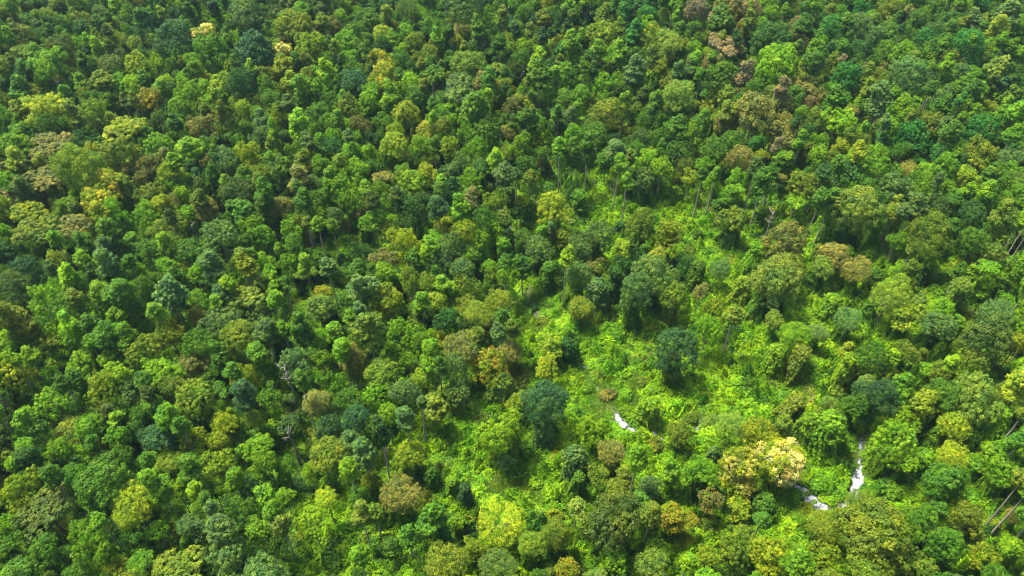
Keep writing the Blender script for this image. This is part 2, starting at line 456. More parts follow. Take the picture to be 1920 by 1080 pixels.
# ------------------------------------------------------------------ colours of leaves (albedo)
TINT = {
 'm': (0.058, 0.142, 0.007), 'b': (0.100, 0.215, 0.005), 'l': (0.142, 0.262, 0.004), 'd': (0.030, 0.090, 0.011),
 'u': (0.033, 0.092, 0.030), 'g': (0.072, 0.140, 0.032), 'o': (0.108, 0.162, 0.010), 'n': (0.140, 0.152, 0.034),
 'p': (0.165, 0.145, 0.072), 'y': (0.300, 0.292, 0.026), 'c': (0.520, 0.450, 0.170), 'r': (0.220, 0.190, 0.014),
 't': (0.034, 0.136, 0.016), 'e': (0.168, 0.230, 0.008), 'k': (0.062, 0.104, 0.014), 'w': (0.122, 0.192, 0.024),
 'q': (0.290, 0.285, 0.055),
}
WORD = {'q': 'pale-yellow', 'm': 'mid-green', 'b': 'bright-green', 'l': 'lime-green', 'd': 'deep-green', 'u': 'blue-green', 'g': 'grey-green', 'o': 'olive-green',
 'n': 'brownish', 'p': 'pinkish-brown', 'y': 'golden-yellow', 'c': 'cream-coloured', 'r': 'orange-tinged', 't': 'emerald-green', 'e': 'yellow-olive', 'k': 'dull-olive', 'w': 'pale-olive'}

# ------------------------------------------------------------------ landmark plants read off the photograph, 3x tile pixels: x, y, crown width, type, colour
# I irregular, D dome, U spreading, S slender with bare trunk, F feathery, V creeper-hung, B shrub, X bare snag, K flowering
TILES = {
(0, 0): "1150,195,150,K,c 1590,310,140,K,c 1390,80,180,D,g 990,240,220,D,u 1440,310,220,D,u 1210,340,200,D,m 290,390,230,I,b 50,60,140,I,e 480,110,120,I,o 470,170,130,I,d "
 "600,210,130,I,e 760,370,140,I,e 885,380,130,I,l 990,310,120,I,b 1300,225,110,I,l 1300,140,110,I,b 1490,160,130,I,m 1660,170,190,D,o 1870,160,110,I,n 1760,270,170,I,e 650,490,160,I,b "
 "1480,430,120,I,o 1360,490,170,D,d 1240,470,140,I,e 1060,560,170,I,l 840,570,160,I,r 900,490,80,S,b 1700,490,100,S,b 1530,570,110,D,m 1860,570,130,I,m 270,620,250,I,e 530,640,180,I,o "
 "400,720,140,I,b 1560,650,130,I,e 1670,700,120,S,l 1780,650,140,I,m 690,730,250,U,e 1150,720,150,I,n 80,830,190,I,b 290,810,230,U,n 680,870,200,D,o 910,820,160,I,b 1270,900,150,D,g "
 "1400,880,170,I,e 1670,850,150,I,m 950,980,160,I,e 480,980,240,D,o 270,990,210,U,n 1210,970,90,S,m 590,1050,160,K,y 1560,1010,120,I,b 1760,1050,110,D,g 1800,920,110,I,b 520,370,110,D,m "
 "480,520,90,I,e 110,500,100,S,m 840,930,140,I,n 370,310,180,D,k 40,690,120,I,m 150,330,60,X,g 760,800,0,S,o 640,370,140,D,k 590,470,0,S,m 1090,790,70,B,n 880,110,120,I,d 1100,80,130,I,b",
(640, 0): "210,350,150,K,y 235,450,170,K,y 680,180,110,K,c 645,235,80,K,y 360,190,100,D,b 690,30,250,D,g 1180,30,110,D,e 840,110,150,U,b 1000,190,120,I,m 1100,240,100,I,o 1210,225,110,I,e "
 "1460,210,170,I,e 1350,200,60,S,b 1645,180,100,S,t 1840,240,160,F,w 1610,50,100,S,t 1720,80,100,D,t 1780,380,160,I,e 1650,400,110,S,g 60,480,170,D,u 40,330,130,I,b 340,350,110,D,m "
 "520,410,170,U,m 720,380,180,D,o 660,490,290,U,g 750,590,120,S,m 810,500,140,D,n 960,600,120,I,n 1020,430,50,X,g 1480,490,160,I,b 1500,640,190,D,o 1280,640,70,S,g 370,650,170,I,e "
 "480,760,130,K,y 610,830,120,I,e 300,840,160,D,e 800,780,180,D,m 960,740,130,I,n 1130,800,120,V,l 870,900,90,S,l 500,900,120,I,e 100,700,110,I,n 1300,860,90,S,m 1390,830,90,S,m "
 "1670,790,100,D,g 1540,840,90,S,g 1710,910,150,I,l 1800,950,170,I,l 1540,970,90,I,l 1120,420,130,S,m 1290,440,100,I,m 740,1020,170,I,b 240,1000,150,U,n 80,990,160,I,b 610,970,100,I,g "
 "1240,930,140,I,m 1700,1030,140,D,g 140,130,130,D,m 1000,590,110,K,n 1500,610,100,K,n 1890,540,170,D,w 1560,290,90,S,b 1700,330,100,D,m",
(1280, 0): "520,400,220,D,l 1270,450,220,D,g 1580,290,180,D,t 220,450,190,D,m 560,600,130,D,n 700,490,160,U,n 780,560,120,I,n 230,260,220,U,p 150,370,100,I,p 70,70,130,D,p 240,60,160,D,n "
 "360,80,140,D,p 230,130,130,S,m 30,380,70,S,g 500,230,180,D,d 840,180,150,D,t 1000,60,120,I,t 1080,230,110,D,g 1490,130,160,I,m 1710,190,140,I,b 1840,80,130,S,g 1770,400,120,S,w "
 "1380,330,110,I,b 910,450,150,D,t 870,560,120,S,m 1110,560,120,S,g 1470,530,80,S,g 1190,650,150,I,b 1390,690,160,I,o 1490,690,70,S,g 890,680,180,I,l 1670,760,180,D,t 1820,680,130,I,m "
 "400,660,210,D,n 240,700,130,D,n 130,620,120,I,e 60,760,170,I,b 260,800,120,D,m 890,830,110,I,e 750,880,130,I,b 1110,960,180,I,b 1230,870,130,I,m 1360,1030,140,I,b 660,1050,160,D,o "
 "170,1030,100,I,l 300,1000,120,I,b 40,1000,110,I,e 330,900,140,D,n 420,930,80,S,g 1830,960,150,I,b 1610,920,120,D,d 1590,610,170,I,b 770,800,110,I,b 470,790,90,I,l 980,170,140,D,g",
(0, 360): "540,50,190,K,y 170,110,230,U,e 200,200,240,U,o 420,190,210,U,n 920,90,120,D,e 1010,40,100,D,n 1160,120,140,D,n 820,90,90,I,l 1050,130,110,I,b 1095,230,50,X,g 310,290,50,X,g 1250,290,200,D,g "
 "1480,270,140,D,b 1420,210,150,I,b 1200,410,110,S,g 1370,400,100,S,e 170,480,160,D,u 80,560,200,D,k 370,470,90,S,l 330,370,120,I,e 400,280,110,I,b 1100,460,110,I,b 700,560,140,S,m 590,640,140,D,m "
 "960,570,150,S,g 970,690,90,D,e 1250,730,190,D,g 1380,590,220,U,w 1820,580,130,K,y 1810,660,150,D,w 1500,780,130,S,g 1690,780,120,S,m 1460,900,110,S,b 1260,930,120,S,m 1360,860,220,D,o "
 "1120,870,170,D,m 820,900,190,D,o 740,720,130,I,b 1100,950,170,I,n 470,950,180,I,b 100,1040,200,D,e 280,1030,110,I,b 660,1030,180,I,l 520,760,110,S,m 220,760,150,I,m 1850,420,90,S,g 1390,1060,180,I,e "
 "470,400,110,S,b 860,340,150,I,m 760,440,140,I,b 930,420,120,I,b 1560,140,0,I,b 1640,200,120,I,b 1770,120,120,I,b 1100,600,110,I,b 950,800,140,D,o 60,730,150,S,o 600,800,130,S,m",
(640, 360): "1190,110,190,D,e 350,300,220,I,e 240,380,150,I,n 260,620,250,I,e 740,50,100,S,n 550,90,90,S,u 620,310,150,D,g 550,400,170,D,g 690,450,130,D,g 1110,330,170,D,g 1265,360,80,S,l 1340,330,150,D,g "
 "1440,270,180,D,g 1670,210,180,D,o 1840,230,170,I,e 1420,430,130,I,n 1340,480,150,D,g 1450,590,150,V,g 1760,490,230,D,g 1660,590,200,D,g 1870,610,150,D,o 890,220,110,V,l 930,480,140,I,b 700,630,110,I,o "
 "700,540,170,I,o 770,690,140,F,o 880,620,140,F,o 840,750,110,I,n 880,800,90,S,g 950,900,150,F,n 670,900,190,F,n 830,970,220,K,r 1180,870,160,I,e 1150,980,150,I,e 1290,880,120,V,d 650,1000,160,D,g "
 "1360,740,110,B,b 1080,640,70,B,d 590,820,110,I,e 440,690,130,I,w 150,770,170,S,o 240,1020,190,D,o 470,1050,120,D,e 370,960,130,I,b 60,950,170,D,n 1890,920,230,D,u 1550,790,130,B,b 1540,1060,90,B,l "
 "1570,320,110,I,e 970,820,80,I,l 480,520,120,I,o 820,340,110,V,b 920,330,110,V,b 1770,370,120,K,y 1880,330,110,I,l 1240,250,120,I,o 1020,260,110,D,m 380,480,130,I,o 130,540,150,S,g 60,60,140,I,b 170,170,140,I,b",
(1280, 360): "640,50,170,U,l 950,110,290,D,w 280,160,210,I,o 470,210,110,X,n 560,300,220,D,n 370,400,120,V,b 800,190,100,V,b 530,500,300,D,w 610,440,160,D,o 510,720,110,D,w 860,380,150,D,n 970,450,150,F,n "
 "1160,590,220,F,o 1250,700,170,I,e 1220,450,130,I,l 640,820,190,D,b 920,730,150,F,g 770,800,110,F,g 180,670,160,I,e 290,680,110,S,o 140,780,220,I,b 1380,260,220,D,o 1380,380,130,I,b 1560,540,150,I,w "
 "1750,680,170,F,g 1240,900,130,D,o 1440,690,170,I,b 1100,760,90,B,m 1190,800,110,B,l 1420,750,170,D,g 1690,850,230,D,k 1440,890,80,V,b 180,960,110,B,l 510,950,130,V,l 290,1050,110,B,l 700,440,60,B,r "
 "1040,960,200,D,m 820,640,120,V,b 1840,250,130,V,b 1850,80,140,I,b 1290,80,110,S,g 1610,130,160,D,d 1080,480,100,V,m 740,490,100,V,m 1640,990,170,D,o 1460,1010,130,D,o 420,110,90,V,b 100,560,110,I,n "
 "210,440,130,F,g 430,620,130,V,m 1500,760,120,V,b 540,390,110,I,m 60,480,110,V,m 210,560,100,B,b",
(0, 720): "570,590,270,D,m 250,700,330,U,k 120,600,210,I,e 760,690,220,F,e 1230,450,200,I,e 1460,350,190,I,b 1500,430,140,I,b 1400,590,120,D,u 1840,650,120,F,e 300,100,180,I,b 560,40,200,I,e 1100,90,220,D,o "
 "1380,60,100,S,u 1090,310,160,I,e 820,290,110,D,u 900,320,160,D,u 650,300,170,I,b 780,180,130,I,m 990,590,130,I,l 1200,600,150,I,b 400,530,130,D,m 230,950,190,I,m 540,920,220,I,b 1000,1020,300,U,o "
 "1130,660,80,S,m 1180,720,80,S,g 1580,790,110,S,w 1560,900,130,I,m 1850,400,190,D,o 1780,110,150,F,n 1840,250,150,D,u 150,430,140,D,d 150,370,150,I,b 450,840,130,I,b 1000,730,90,I,l 1600,630,110,I,b "
 "940,440,160,F,o 330,380,160,I,b 1650,340,50,X,g 1260,220,160,I,e 1240,310,140,K,e 700,760,120,F,e 860,120,150,I,b 1420,200,130,I,o 450,110,130,I,m 60,800,140,I,b 650,1050,140,I,e 1440,800,130,I,b 1640,30,60,X,n",
(640, 720): "1160,110,255,D,u 990,110,160,I,e 350,50,150,D,g 90,210,170,D,u 650,70,140,D,g 370,200,100,S,g 440,90,60,S,g 250,370,50,X,g 380,410,170,K,e 920,280,270,I,l 920,430,120,D,g 60,330,110,S,g 130,390,120,S,g "
 "160,550,130,I,e 320,630,240,F,n 110,720,90,S,w 200,720,90,S,o 100,630,130,I,m 1340,430,160,V,g 1220,400,110,B,e 1520,390,160,F,n 1660,420,110,S,b 1740,590,130,D,g 1540,780,310,D,k 1740,740,110,S,o 1850,750,160,K,r "
 "1550,580,120,D,o 1720,120,140,V,l 1410,250,200,I,l 1500,60,100,B,n 1890,280,130,D,o 500,530,100,V,m 700,640,100,V,u 900,790,230,F,e 1070,910,180,F,o 1210,850,200,D,o 740,920,150,I,e 580,1030,240,F,o 870,1030,180,F,k "
 "1270,1040,150,K,r 1530,990,180,I,b 1760,1030,180,D,w 1770,930,160,V,b 370,1010,130,I,b 110,980,110,S,b 380,840,100,S,m 590,880,90,V,t 640,560,100,V,b 1450,510,130,I,o 1330,570,110,V,m 880,170,0,B,l 820,890,120,I,l",
(1280, 720): "570,430,280,K,c 330,480,250,K,q 100,500,240,I,b 1070,850,390,D,o 1170,350,250,D,b 430,290,220,D,e 270,230,170,F,w 700,240,150,V,b 820,150,150,I,w 850,270,200,V,b 720,100,110,B,n 1120,90,200,D,u "
 "1640,90,280,D,w 1450,60,200,D,m 1840,60,170,D,o 1510,430,170,F,e 1460,560,230,D,m 1650,440,130,V,b 1800,500,180,D,b 790,800,170,F,o 1000,680,160,F,o 1080,640,140,B,b 1170,560,180,B,m 150,650,150,I,n "
 "310,700,140,I,e 310,900,200,D,o 480,960,200,I,e 140,970,150,I,e 790,970,180,I,e 1060,1030,230,F,o 1490,920,190,D,m 1350,790,190,I,m 1600,760,220,I,o 1690,960,150,I,e 1860,930,150,I,l 1880,740,110,F,n "
 "960,130,160,I,m 1010,60,150,D,u 250,310,130,I,b 1370,430,140,V,b 1250,440,120,I,l 30,770,110,K,r 1640,640,120,B,b 560,860,120,B,l 420,840,110,B,b 660,880,110,B,l 1400,290,100,V,b 1880,360,120,I,b 860,410,160,B,l 780,560,140,B,b 900,590,120,B,b",
}

# glades: polygons in photograph pixels on the ground where no forest tree stands
GLADES = [
 [(985,535),(1048,530),(1075,590),(1110,605),(1220,595),(1290,625),(1400,680),(1480,690),(1470,740),(1390,770),(1300,835),(1240,855),(1130,830),(1060,825),(1045,720),(1000,650),(960,595)],
 [(690,830),(800,800),(900,790),(1010,820),(1090,860),(1060,930),(1065,1000),(960,995),(880,965),(790,920),(700,890)],
 [(1080,310),(1145,310),(1170,375),(1335,380),(1350,420),(1240,430),(1110,390)],
 [(1450,880),(1490,790),(1600,780),(1650,825),(1650,930),(1600,970),(1500,980),(1440,930)],
 [(1690,815),(1770,830),(1890,925),(1925,1005),(1850,1000),(1750,905)],
 [(580,440),(650,420),(705,435),(640,485),(590,480)],
 [(512,575),(560,515),(580,530),(540,605)],
 [(540,1030),(610,995),(670,1035),(650,1090),(550,1090)],
 [(1370,415),(1510,395),(1570,450),(1480,490),(1380,475)],
 [(830,735),(925,730),(935,790),(850,805)],
 [(1300,450),(1360,440),(1370,520),(1310,560)], [(1500,560),(1600,560),(1640,640),(1540,650)], [(560,930),(700,930),(720,990),(620,990)],
]
# the thin, creeper-smothered wood along the stream: fewer and lower plants between the landmarks
OPEN = [(930,330),(1350,350),(1560,380),(1900,520),(1930,1090),(560,1090),(680,880),(800,740),(960,650),(960,480)]
def inside(poly, x, y):
    r, j = False, len(poly) - 1
    for i in range(len(poly)):
        (x1, y1), (x2, y2) = poly[i], poly[j]
        if (y1 > y) != (y2 > y) and x < (x2 - x1) * (y - y1) / (y2 - y1) + x1: r = not r
        j = i
    return r

# ------------------------------------------------------------------ stream
STREAMS = [   # photograph pixels and half width in metres
 [(952,415,0.2),(957,432,0.6),(963,452,0.7),(970,475,0.1),(985,535,-0.2),(995,585,0.3),(1040,640,-0.2),(1092,682,0.6),(1105,700,0.2),(1128,745,-0.2),(1150,770,0.2),(1158,782,0.9),(1170,798,1.2),(1188,806,0.8),(1208,808,-0.2),(1228,812,0.7),(1236,826,1.1),(1236,843,0.7),(1222,862,-0.2)],
 [(1250,812,-0.3),(1290,808,0.0),(1303,804,0.7),(1312,799,0.3),(1345,775,-0.3)],
 [(1440,902,0.2),(1472,906,0.6),(1486,905,0.6),(1503,922,1.7),(1518,936,2.2),(1530,946,1.5),(1556,955,0.6),(1578,950,0.4),(1593,936,1.4),(1604,915,1.2),(1610,893,1.4),(1612,875,0.6),(1610,850,0.4),(1615,829,0.7),(1622,805,-0.2)],
]
STREAM_W = []
for s in STREAMS:
    pts = np.array([(*at(x, y, -0.2)[:2], w) for x, y, w in s])
    dense = []
    for a, b in zip(pts[:-1], pts[1:]):
        n = max(2, int(np.linalg.norm(b[:2] - a[:2]) / 0.7))
        for k in range(n): dense.append(a + (b - a) * k / n)
    STREAM_W.append(np.array(dense))
ALLW = np.concatenate(STREAM_W)
def stream_gap(x, y):
    """Distance to the nearest stream bank (negative in the water) for arrays."""
    x, y = np.atleast_1d(x), np.atleast_1d(y)
    out = np.full(x.shape, 99.0)
    for k in range(0, len(ALLW), 64):
        c = ALLW[k:k + 64]
        d = np.hypot(x[..., None] - c[:, 0], y[..., None] - c[:, 1]) - c[:, 2]
        out = np.minimum(out, d.min(axis=-1))
    return out

def relief(x, y):
    return 1.6 * np.sin(x * 0.021 + 1.3) * np.cos(y * 0.017 + 0.4) + 0.9 * np.sin(x * 0.05 + y * 0.043)
def ground_z(x, y):
    x, y = np.asarray(x, float), np.asarray(y, float)
    gap = stream_gap(x, y).reshape(x.shape)
    flat = np.clip((gap - 3) / 40, 0, 1)
    bank = np.clip((gap + 0.2) / 1.2, -0.8, 1)
    wob = 0.16 * np.sin(x * 2.1 + y) * np.cos(y * 1.7 - x * 0.6) + 0.1 * np.sin(x * 4.3 - y * 3.1)
    return flat * flat * relief(x, y) + 0.45 * bank + wob * (gap < 6) - 0.35

def build_ground():
    def lines(lo, hi, far_lo, far_hi):
        a = list(np.arange(lo, hi, 0.8))
        s, v = 1.0, hi
        while v < far_hi: a.append(v); v += s; s = min(s * 1.12, 400)
        s, v = 1.0, lo
        while v > far_lo: v -= s; a.append(v); s = min(s * 1.12, 400)
        return np.array(sorted(set(a)))
    xs, ys = lines(-12, 92, -3200, 3200), lines(92, 215, -3000, 3600)
    X, Y = np.meshgrid(xs, ys)
    Z = ground_z(X.ravel(), Y.ravel())
    nx, ny = len(xs), len(ys)
    idx = np.arange(nx * ny).reshape(ny, nx)
    f = np.stack([idx[:-1, :-1], idx[:-1, 1:], idx[1:, 1:], idx[1:, :-1]], axis=-1).reshape(-1, 4)
    g = Geo(); g.add(np.stack([X.ravel(), Y.ravel(), Z], axis=1), f)
    o = bpy.data.objects.new("ground", g.mesh("ground", [SOIL], True)); COL.objects.link(o)
    o["kind"] = "structure"; o["label"] = "damp forest floor under the trees and creepers"
build_ground()

for i, W in enumerate(STREAM_W):
    g = Geo(); L, Rr = [], []
    for k in range(len(W)):
        d = W[min(k + 1, len(W) - 1), :2] - W[max(k - 1, 0), :2]; d /= np.linalg.norm(d) + 1e-9
        nrm = np.array((-d[1], d[0])); w = max(0.3, W[k, 2] + 0.9)
        z = -0.33 - 0.006 * i
        L.append((*(W[k, :2] + nrm * w), z)); Rr.append((*(W[k, :2] - nrm * w), z))
    n = len(L)
    g.add(L + Rr, [(k, k + 1, n + k + 1, n + k) for k in range(n - 1)])
    o = bpy.data.objects.new("stream", g.mesh("stream", [WATER], True)); COL.objects.link(o)
    o["kind"] = "structure"; o["label"] = "white glinting stream water winding between the creepers"

# ------------------------------------------------------------------ lay out the plants
RN = {'I': 5.0, 'D': 4.7, 'U': 4.9, 'F': 4.7, 'S': 2.5, 'V': 3.1, 'B': 2.6, 'K': 5.0, 'X': 1.6}
plants = []     # dicts: type, colour, r, hc (height of the crown's middle), base (x, y, z), landmark, px
def tree_height(t, r):
    if t == 'S': return 15.5 + 0.9 * r + rnd(-2.0, 3.0)
    if t in 'V': return 0
    if t == 'B': return 0
    return 7.0 + 1.25 * min(r, 8) + rnd(-1.6, 2.4)
def put(px, py, r, t, c, hc, landmark):
    mid = {'V': 6.0 * r / 3.1, 'B': 1.2 * r / 2.6, 'X': 9.0}.get(t, hc)
    p = at(px, py, mid)
    for _ in range(2):
        p = at(px, py, mid + float(ground_z(np.array([p[0]]), np.array([p[1]]))[0]))
    gz = float(ground_z(np.array([p[0]]), np.array([p[1]]))[0])
    q = at(px, py, 12.0)
    plants.append(dict(t=t, c=c, r=r, hc=hc, x=p[0], y=p[1], z=gz, mark=landmark, px=px, py=py, cx=q[0], cy=q[1], d=depth(p)))

for (ox, oy), text in TILES.items():
    for item in text.split():
        x, y, w, t, c = item.split(',')
        w = float(w)
        if w == 0: continue
        px, py = ox + float(x) / 3, oy + float(y) / 3
        hc = tree_height(t, 5)
        p = at(px, py, 12)
        r = w / 3 * depth(p) / FPX / 2
        hc = tree_height(t, r)
        if t in 'IDFUK' and inside(OPEN, px, py): hc *= 0.78
        put(px, py, r, t, c, hc, True)

def region_choice(px, py):
    """Kinds and leaf colours of the wood as they change across the photograph's ground."""
    open_ = inside(OPEN, px, py)
    if open_:
        if py > 650: cs, ws = "blemowgd", (28, 18, 10, 16, 14, 8, 4, 2)
        else: cs, ws = "bmgowled", (26, 24, 8, 14, 10, 8, 6, 4)
        ts, tw = "IDSVBF", (20, 15, 7, 14, 38, 3)
    else:
        ts, tw = "IDUSFV", (44, 24, 4, 24, 2, 2)
        if px < 330 and 170 < py < 440: cs, ws = "onmbekpd", (24, 20, 16, 12, 8, 8, 5, 7)
        elif 1330 < px < 1640 and py < 270: cs, ws = "mnobpgwd", (22, 16, 16, 16, 10, 8, 6, 6)
        elif px < 700 and py < 420: cs, ws = "mobendgkl", (24, 20, 22, 7, 5, 8, 4, 4, 8)
        elif py < 300 and px < 1250: cs, ws = "mbdtougelk", (30, 26, 12, 3, 14, 3, 4, 5, 5, 2)
        elif py < 420: cs, ws = "mtgbodunelk", (30, 4, 6, 26, 12, 8, 3, 3, 4, 5, 3)
        elif px < 700: cs, ws = "mbogdelk", (27, 33, 16, 4, 7, 5, 7, 3)
        else: cs, ws = "mbogeldw", (24, 26, 16, 6, 6, 10, 6, 6)
    q = at(px, py, 12.0)
    wob = 7 * math.sin(q[1] * 0.09) , 7 * math.sin(q[0] * 0.11)
    local = random.Random(int((q[0] + wob[0]) // 21) * 7919 + int((q[1] + wob[1]) // 21) * 104729)
    c = (local if random.random() < 0.5 else random).choices(cs, ws)[0]
    return random.choices(ts, tw)[0], c, open_

def fill_forest():
    cell = 6.0; grid = {}
    def key(x, y): return (int(x // cell), int(y // cell))
    def add(p): grid.setdefault(key(p['cx'], p['cy']), []).append((p['cx'], p['cy'], p['r'], p['mark']))
    for p in plants: add(p)
    glade_box = [(min(a for a, _ in g), min(b for _, b in g), max(a for a, _ in g), max(b for _, b in g)) for g in GLADES]
    for rad, tries in ((4.7, 1200), (3.9, 5000), (3.3, 10000), (2.8, 16000), (2.35, 22000), (1.9, 24000), (1.6, 16000)):
        for _ in range(tries):
            # uniform on the canopy plane over the view plus a margin round it
            y = random.uniform(20, 420); x = random.uniform(-430, 430)
            if abs(x) > 120 + y * 0.78: continue
            px, py = pix((x, y, 12.0))
            t, c, open_ = region_choice(px, py)
            r = rad * random.uniform(0.88, 1.12)
            if t == 'S' and r > 3.4: t = 'I'
            if t == 'F': c = random.choice('onkg')
            if t in 'IDUF' and r < 2.1 and random.random() < 0.5: t = 'S'
            if open_:
                if r > 3.6 or random.random() < 0.2: continue
                if r < 3.0 and t in 'IDUF': t = random.choice('BBBV')
            w = 0.75 * r * FPX / depth((x, y, 12.0))
            if any(a - 60 < px < cc + 60 and b - 60 < py < d + 70 and any(inside(g, px + i * w, py + j * w) for i, j in ((0, 0), (0, -1), (-0.8, -0.3), (0.8, -0.3), (0, 0.6))) for g, (a, b, cc, d) in zip(GLADES, glade_box)):
                if r > 2.5 or random.random() < 0.8: continue
                t = 'B'
            k = key(x, y); ok = True
            for i in range(k[0] - 2, k[0] + 3):
                for j in range(k[1] - 2, k[1] + 3):
                    for (qx, qy, qr, mk) in grid.get((i, j), ()):
                        lim = (0.88 if mk else 0.80) * (r + qr) if not open_ else 0.84 * (r + qr)
                        if (qx - x) ** 2 + (qy - y) ** 2 < lim * lim: ok = False; break
                    if not ok: break
                if not ok: break
            if not ok: continue
            hc = tree_height(t, r) - (2.5 if r < 2.5 and t != 'S' else 0) + random.uniform(-2.5, 1.5)
            if open_: hc *= 0.6 if t == 'S' else 0.75
            put(px, py, r, t, c, hc, False)
            p = plants[-1]
            if float(stream_gap(np.array([p['x']]), np.array([p['y']]))[0]) < 0.6: plants.pop(); continue
            add(p)
fill_forest()

# ------------------------------------------------------------------ make them: named individuals for the plants that show largest, the rest as one mass
KIND = {'I': 'broadleaf_tree', 'D': 'round_crowned_tree', 'U': 'spreading_tree', 'S': 'slender_tree', 'F': 'feathery_tree', 'V': 'creeper_covered_tree', 'B': 'shrub', 'K': 'flowering_tree', 'X': 'dead_tree'}
CATEGORY = {'I': 'tree', 'D': 'tree', 'U': 'tree', 'S': 'tree', 'F': 'tree', 'V': 'tree', 'B': 'shrub', 'K': 'flowering tree', 'X': 'dead tree'}
GROUP = {'I': 'broadleaf trees of the forest', 'D': 'round-crowned trees of the forest', 'U': 'spreading trees of the forest', 'S': 'slender trees of the forest', 'F': 'feathery trees of the forest',
         'V': 'creeper-covered trees', 'B': 'shrubs along the stream and glades', 'K': 'flowering trees of the forest', 'X': 'dead trees standing in the forest'}
for p in plants:
    p['in'] = -15 < p['px'] < 1935 and -15 < p['py'] < 1095
    p['size'] = p['r'] * FPX / p['d'] * (1.6 if p['mark'] else 1.0)
chosen = set()
LIMIT = 300
for t in KIND:
    cand = sorted((i for i, p in enumerate(plants) if p['t'] == t and p['in']), key=lambda i: -plants[i]['size'])
    chosen.update(cand[:LIMIT])

def jitter_tint(c, amount=0.16):
    b = np.array(TINT[c]) * random.uniform(1 - amount, 1 + amount)
    h = random.uniform(-0.10, 0.10)
    return [float(b[0] * (1 + h)), float(b[1]), float(b[2] * (1 - h))]

def child(parent, name, me, tint=None, loc=(0, 0, 0), scale=(1, 1, 1), rz=0.0, lean=(0.0, 0.0)):
    o = bpy.data.objects.new(name, me)
    o.parent = parent; o.location = loc; o.scale = scale; o.rotation_euler = (lean[0], lean[1], rz)
    if tint is not None: o["tint"] = tint
    COL.objects.link(o)
    return o

# ---- labels
SPOTS = [   # findable places, in photograph pixels, with a reach in metres
 ("beside the cream-blossomed tree at the stream bend", 1450, 868, 16), ("by the dark blue-green dome beside the clearing", 1028, 756, 15), ("on the inside of the white stream bend", 1560, 900, 12),
 ("along the white stream bend", 1520, 940, 20), ("beside the white rapids in the clearing", 1180, 800, 15), ("by the dark round tree at the clearing edge", 1275, 675, 14), ("beside the small reedy meadow", 1020, 555, 15),
 ("beside the narrow green glade", 1120, 345, 18), ("by the giant pale olive tree with hanging creepers", 1450, 545, 18), ("by the huge olive dome south of the stream", 1637, 1003, 19), ("by the golden-yellow double crown", 712, 135, 18),
 ("by the orange-tinged tree above the dark dome", 917, 683, 15), ("beside the lone golden tree near the fern-green glade", 765, 855, 14), ("by the brown feathery tree", 747, 930, 15), ("by the lime tree with the bare white trunk", 1493, 376, 18),
 ("by the golden tree among brown crowns", 183, 372, 22), ("by the bright green tree with a leaning trunk", 97, 130, 22), ("by the pale yellow tree in the grey-green canopy", 383, 65, 24), ("by the bright lime dome among pinkish crowns", 1455, 135, 24),
 ("by the big silvery grey dome", 1700, 150, 24), ("by the emerald dome", 1806, 97, 24), ("at the foot of the creeper-clad overgrown slope", 960, 880, 24), ("along the sunken path between tall creepers", 545, 560, 18), ("beside the small sunny gap", 620, 455, 18),
 ("by the wide dark olive canopy", 85, 950, 20), ("beside the sunlit grassy corner", 600, 1045, 18), ("beside the bare snag in the thicket", 723, 845, 14), ("among the pinkish-brown crowns", 1370, 75, 26), ("among the brownish crowns on the ridge", 1490, 185, 26),
 ("beside the long grassy track", 1800, 900, 24), ("at the stream's dark upper pool", 960, 445, 16),
]
for k, (n, px, py, reach) in enumerate(SPOTS):
    q = at(px, py, 12.0); SPOTS[k] = (n, q[0], q[1], reach)
def setting_of(p):
    best, bd = None, 1e9
    for n, x, y, reach in SPOTS:
        d = math.hypot(p['cx'] - x, p['cy'] - y)
        if d < reach * 0.6 and 0.8 < d and d < bd: best, bd = n, d
    return best
SHAPE = {'I': 'lumpy-crowned tree', 'D': 'dome-crowned tree', 'U': 'flat-topped tree', 'S': 'slender tree', 'F': 'feathery tree', 'V': 'creeper-draped tree', 'B': 'shrub', 'K': 'blossoming tree', 'X': 'dead tree'}
def size_word(p):
    r = p['r'] / RN[p['t']]
    return 'huge' if r > 1.5 else 'large' if r > 1.12 else 'small' if r < 0.7 else 'mid-sized'
def short_name(p):
    return ("brown" if p['c'] == 'n' else "pale") + " dead tree" if p['t'] == 'X' else WORD[p['c']] + " " + SHAPE[p['t']]
def an(w): return ("an " if w[0] in 'aeiou' else "a ") + w
SHOWN = [p for i, p in enumerate(plants) if i in chosen]
SX = np.array([(p['cx'], p['cy']) for p in SHOWN])
STRIKING = {'y': 3, 'c': 4, 'r': 3, 'p': 2, 'n': 1.2, 'u': 1.2, 'l': 1.2}
def label_of(p):
    s = size_word(p) + " " + short_name(p) if p['t'] != 'X' else "bare " + short_name(p)
    spot = setting_of(p)
    if spot: return s + " " + spot
    d = np.hypot(SX[:, 0] - p['cx'], SX[:, 1] - p['cy'])
    near = [k for k in np.argsort(d)[1:9] if d[k] < 16]
    near.sort(key=lambda k: d[k] / ((STRIKING.get(SHOWN[k]['c'], 1) + (2 if SHOWN[k]['t'] in 'XK' else 0)) * SHOWN[k]['r']))
    names = []
    for k in near:
        nm = short_name(SHOWN[k])
        if nm not in names and nm != short_name(p): names.append(nm)
    if len(names) > 1: return f"{s} between {an(names[0])} and {an(names[1])}"
    if names: return f"{s} beside {an(names[0])}"
    return s + " in the closed forest canopy"

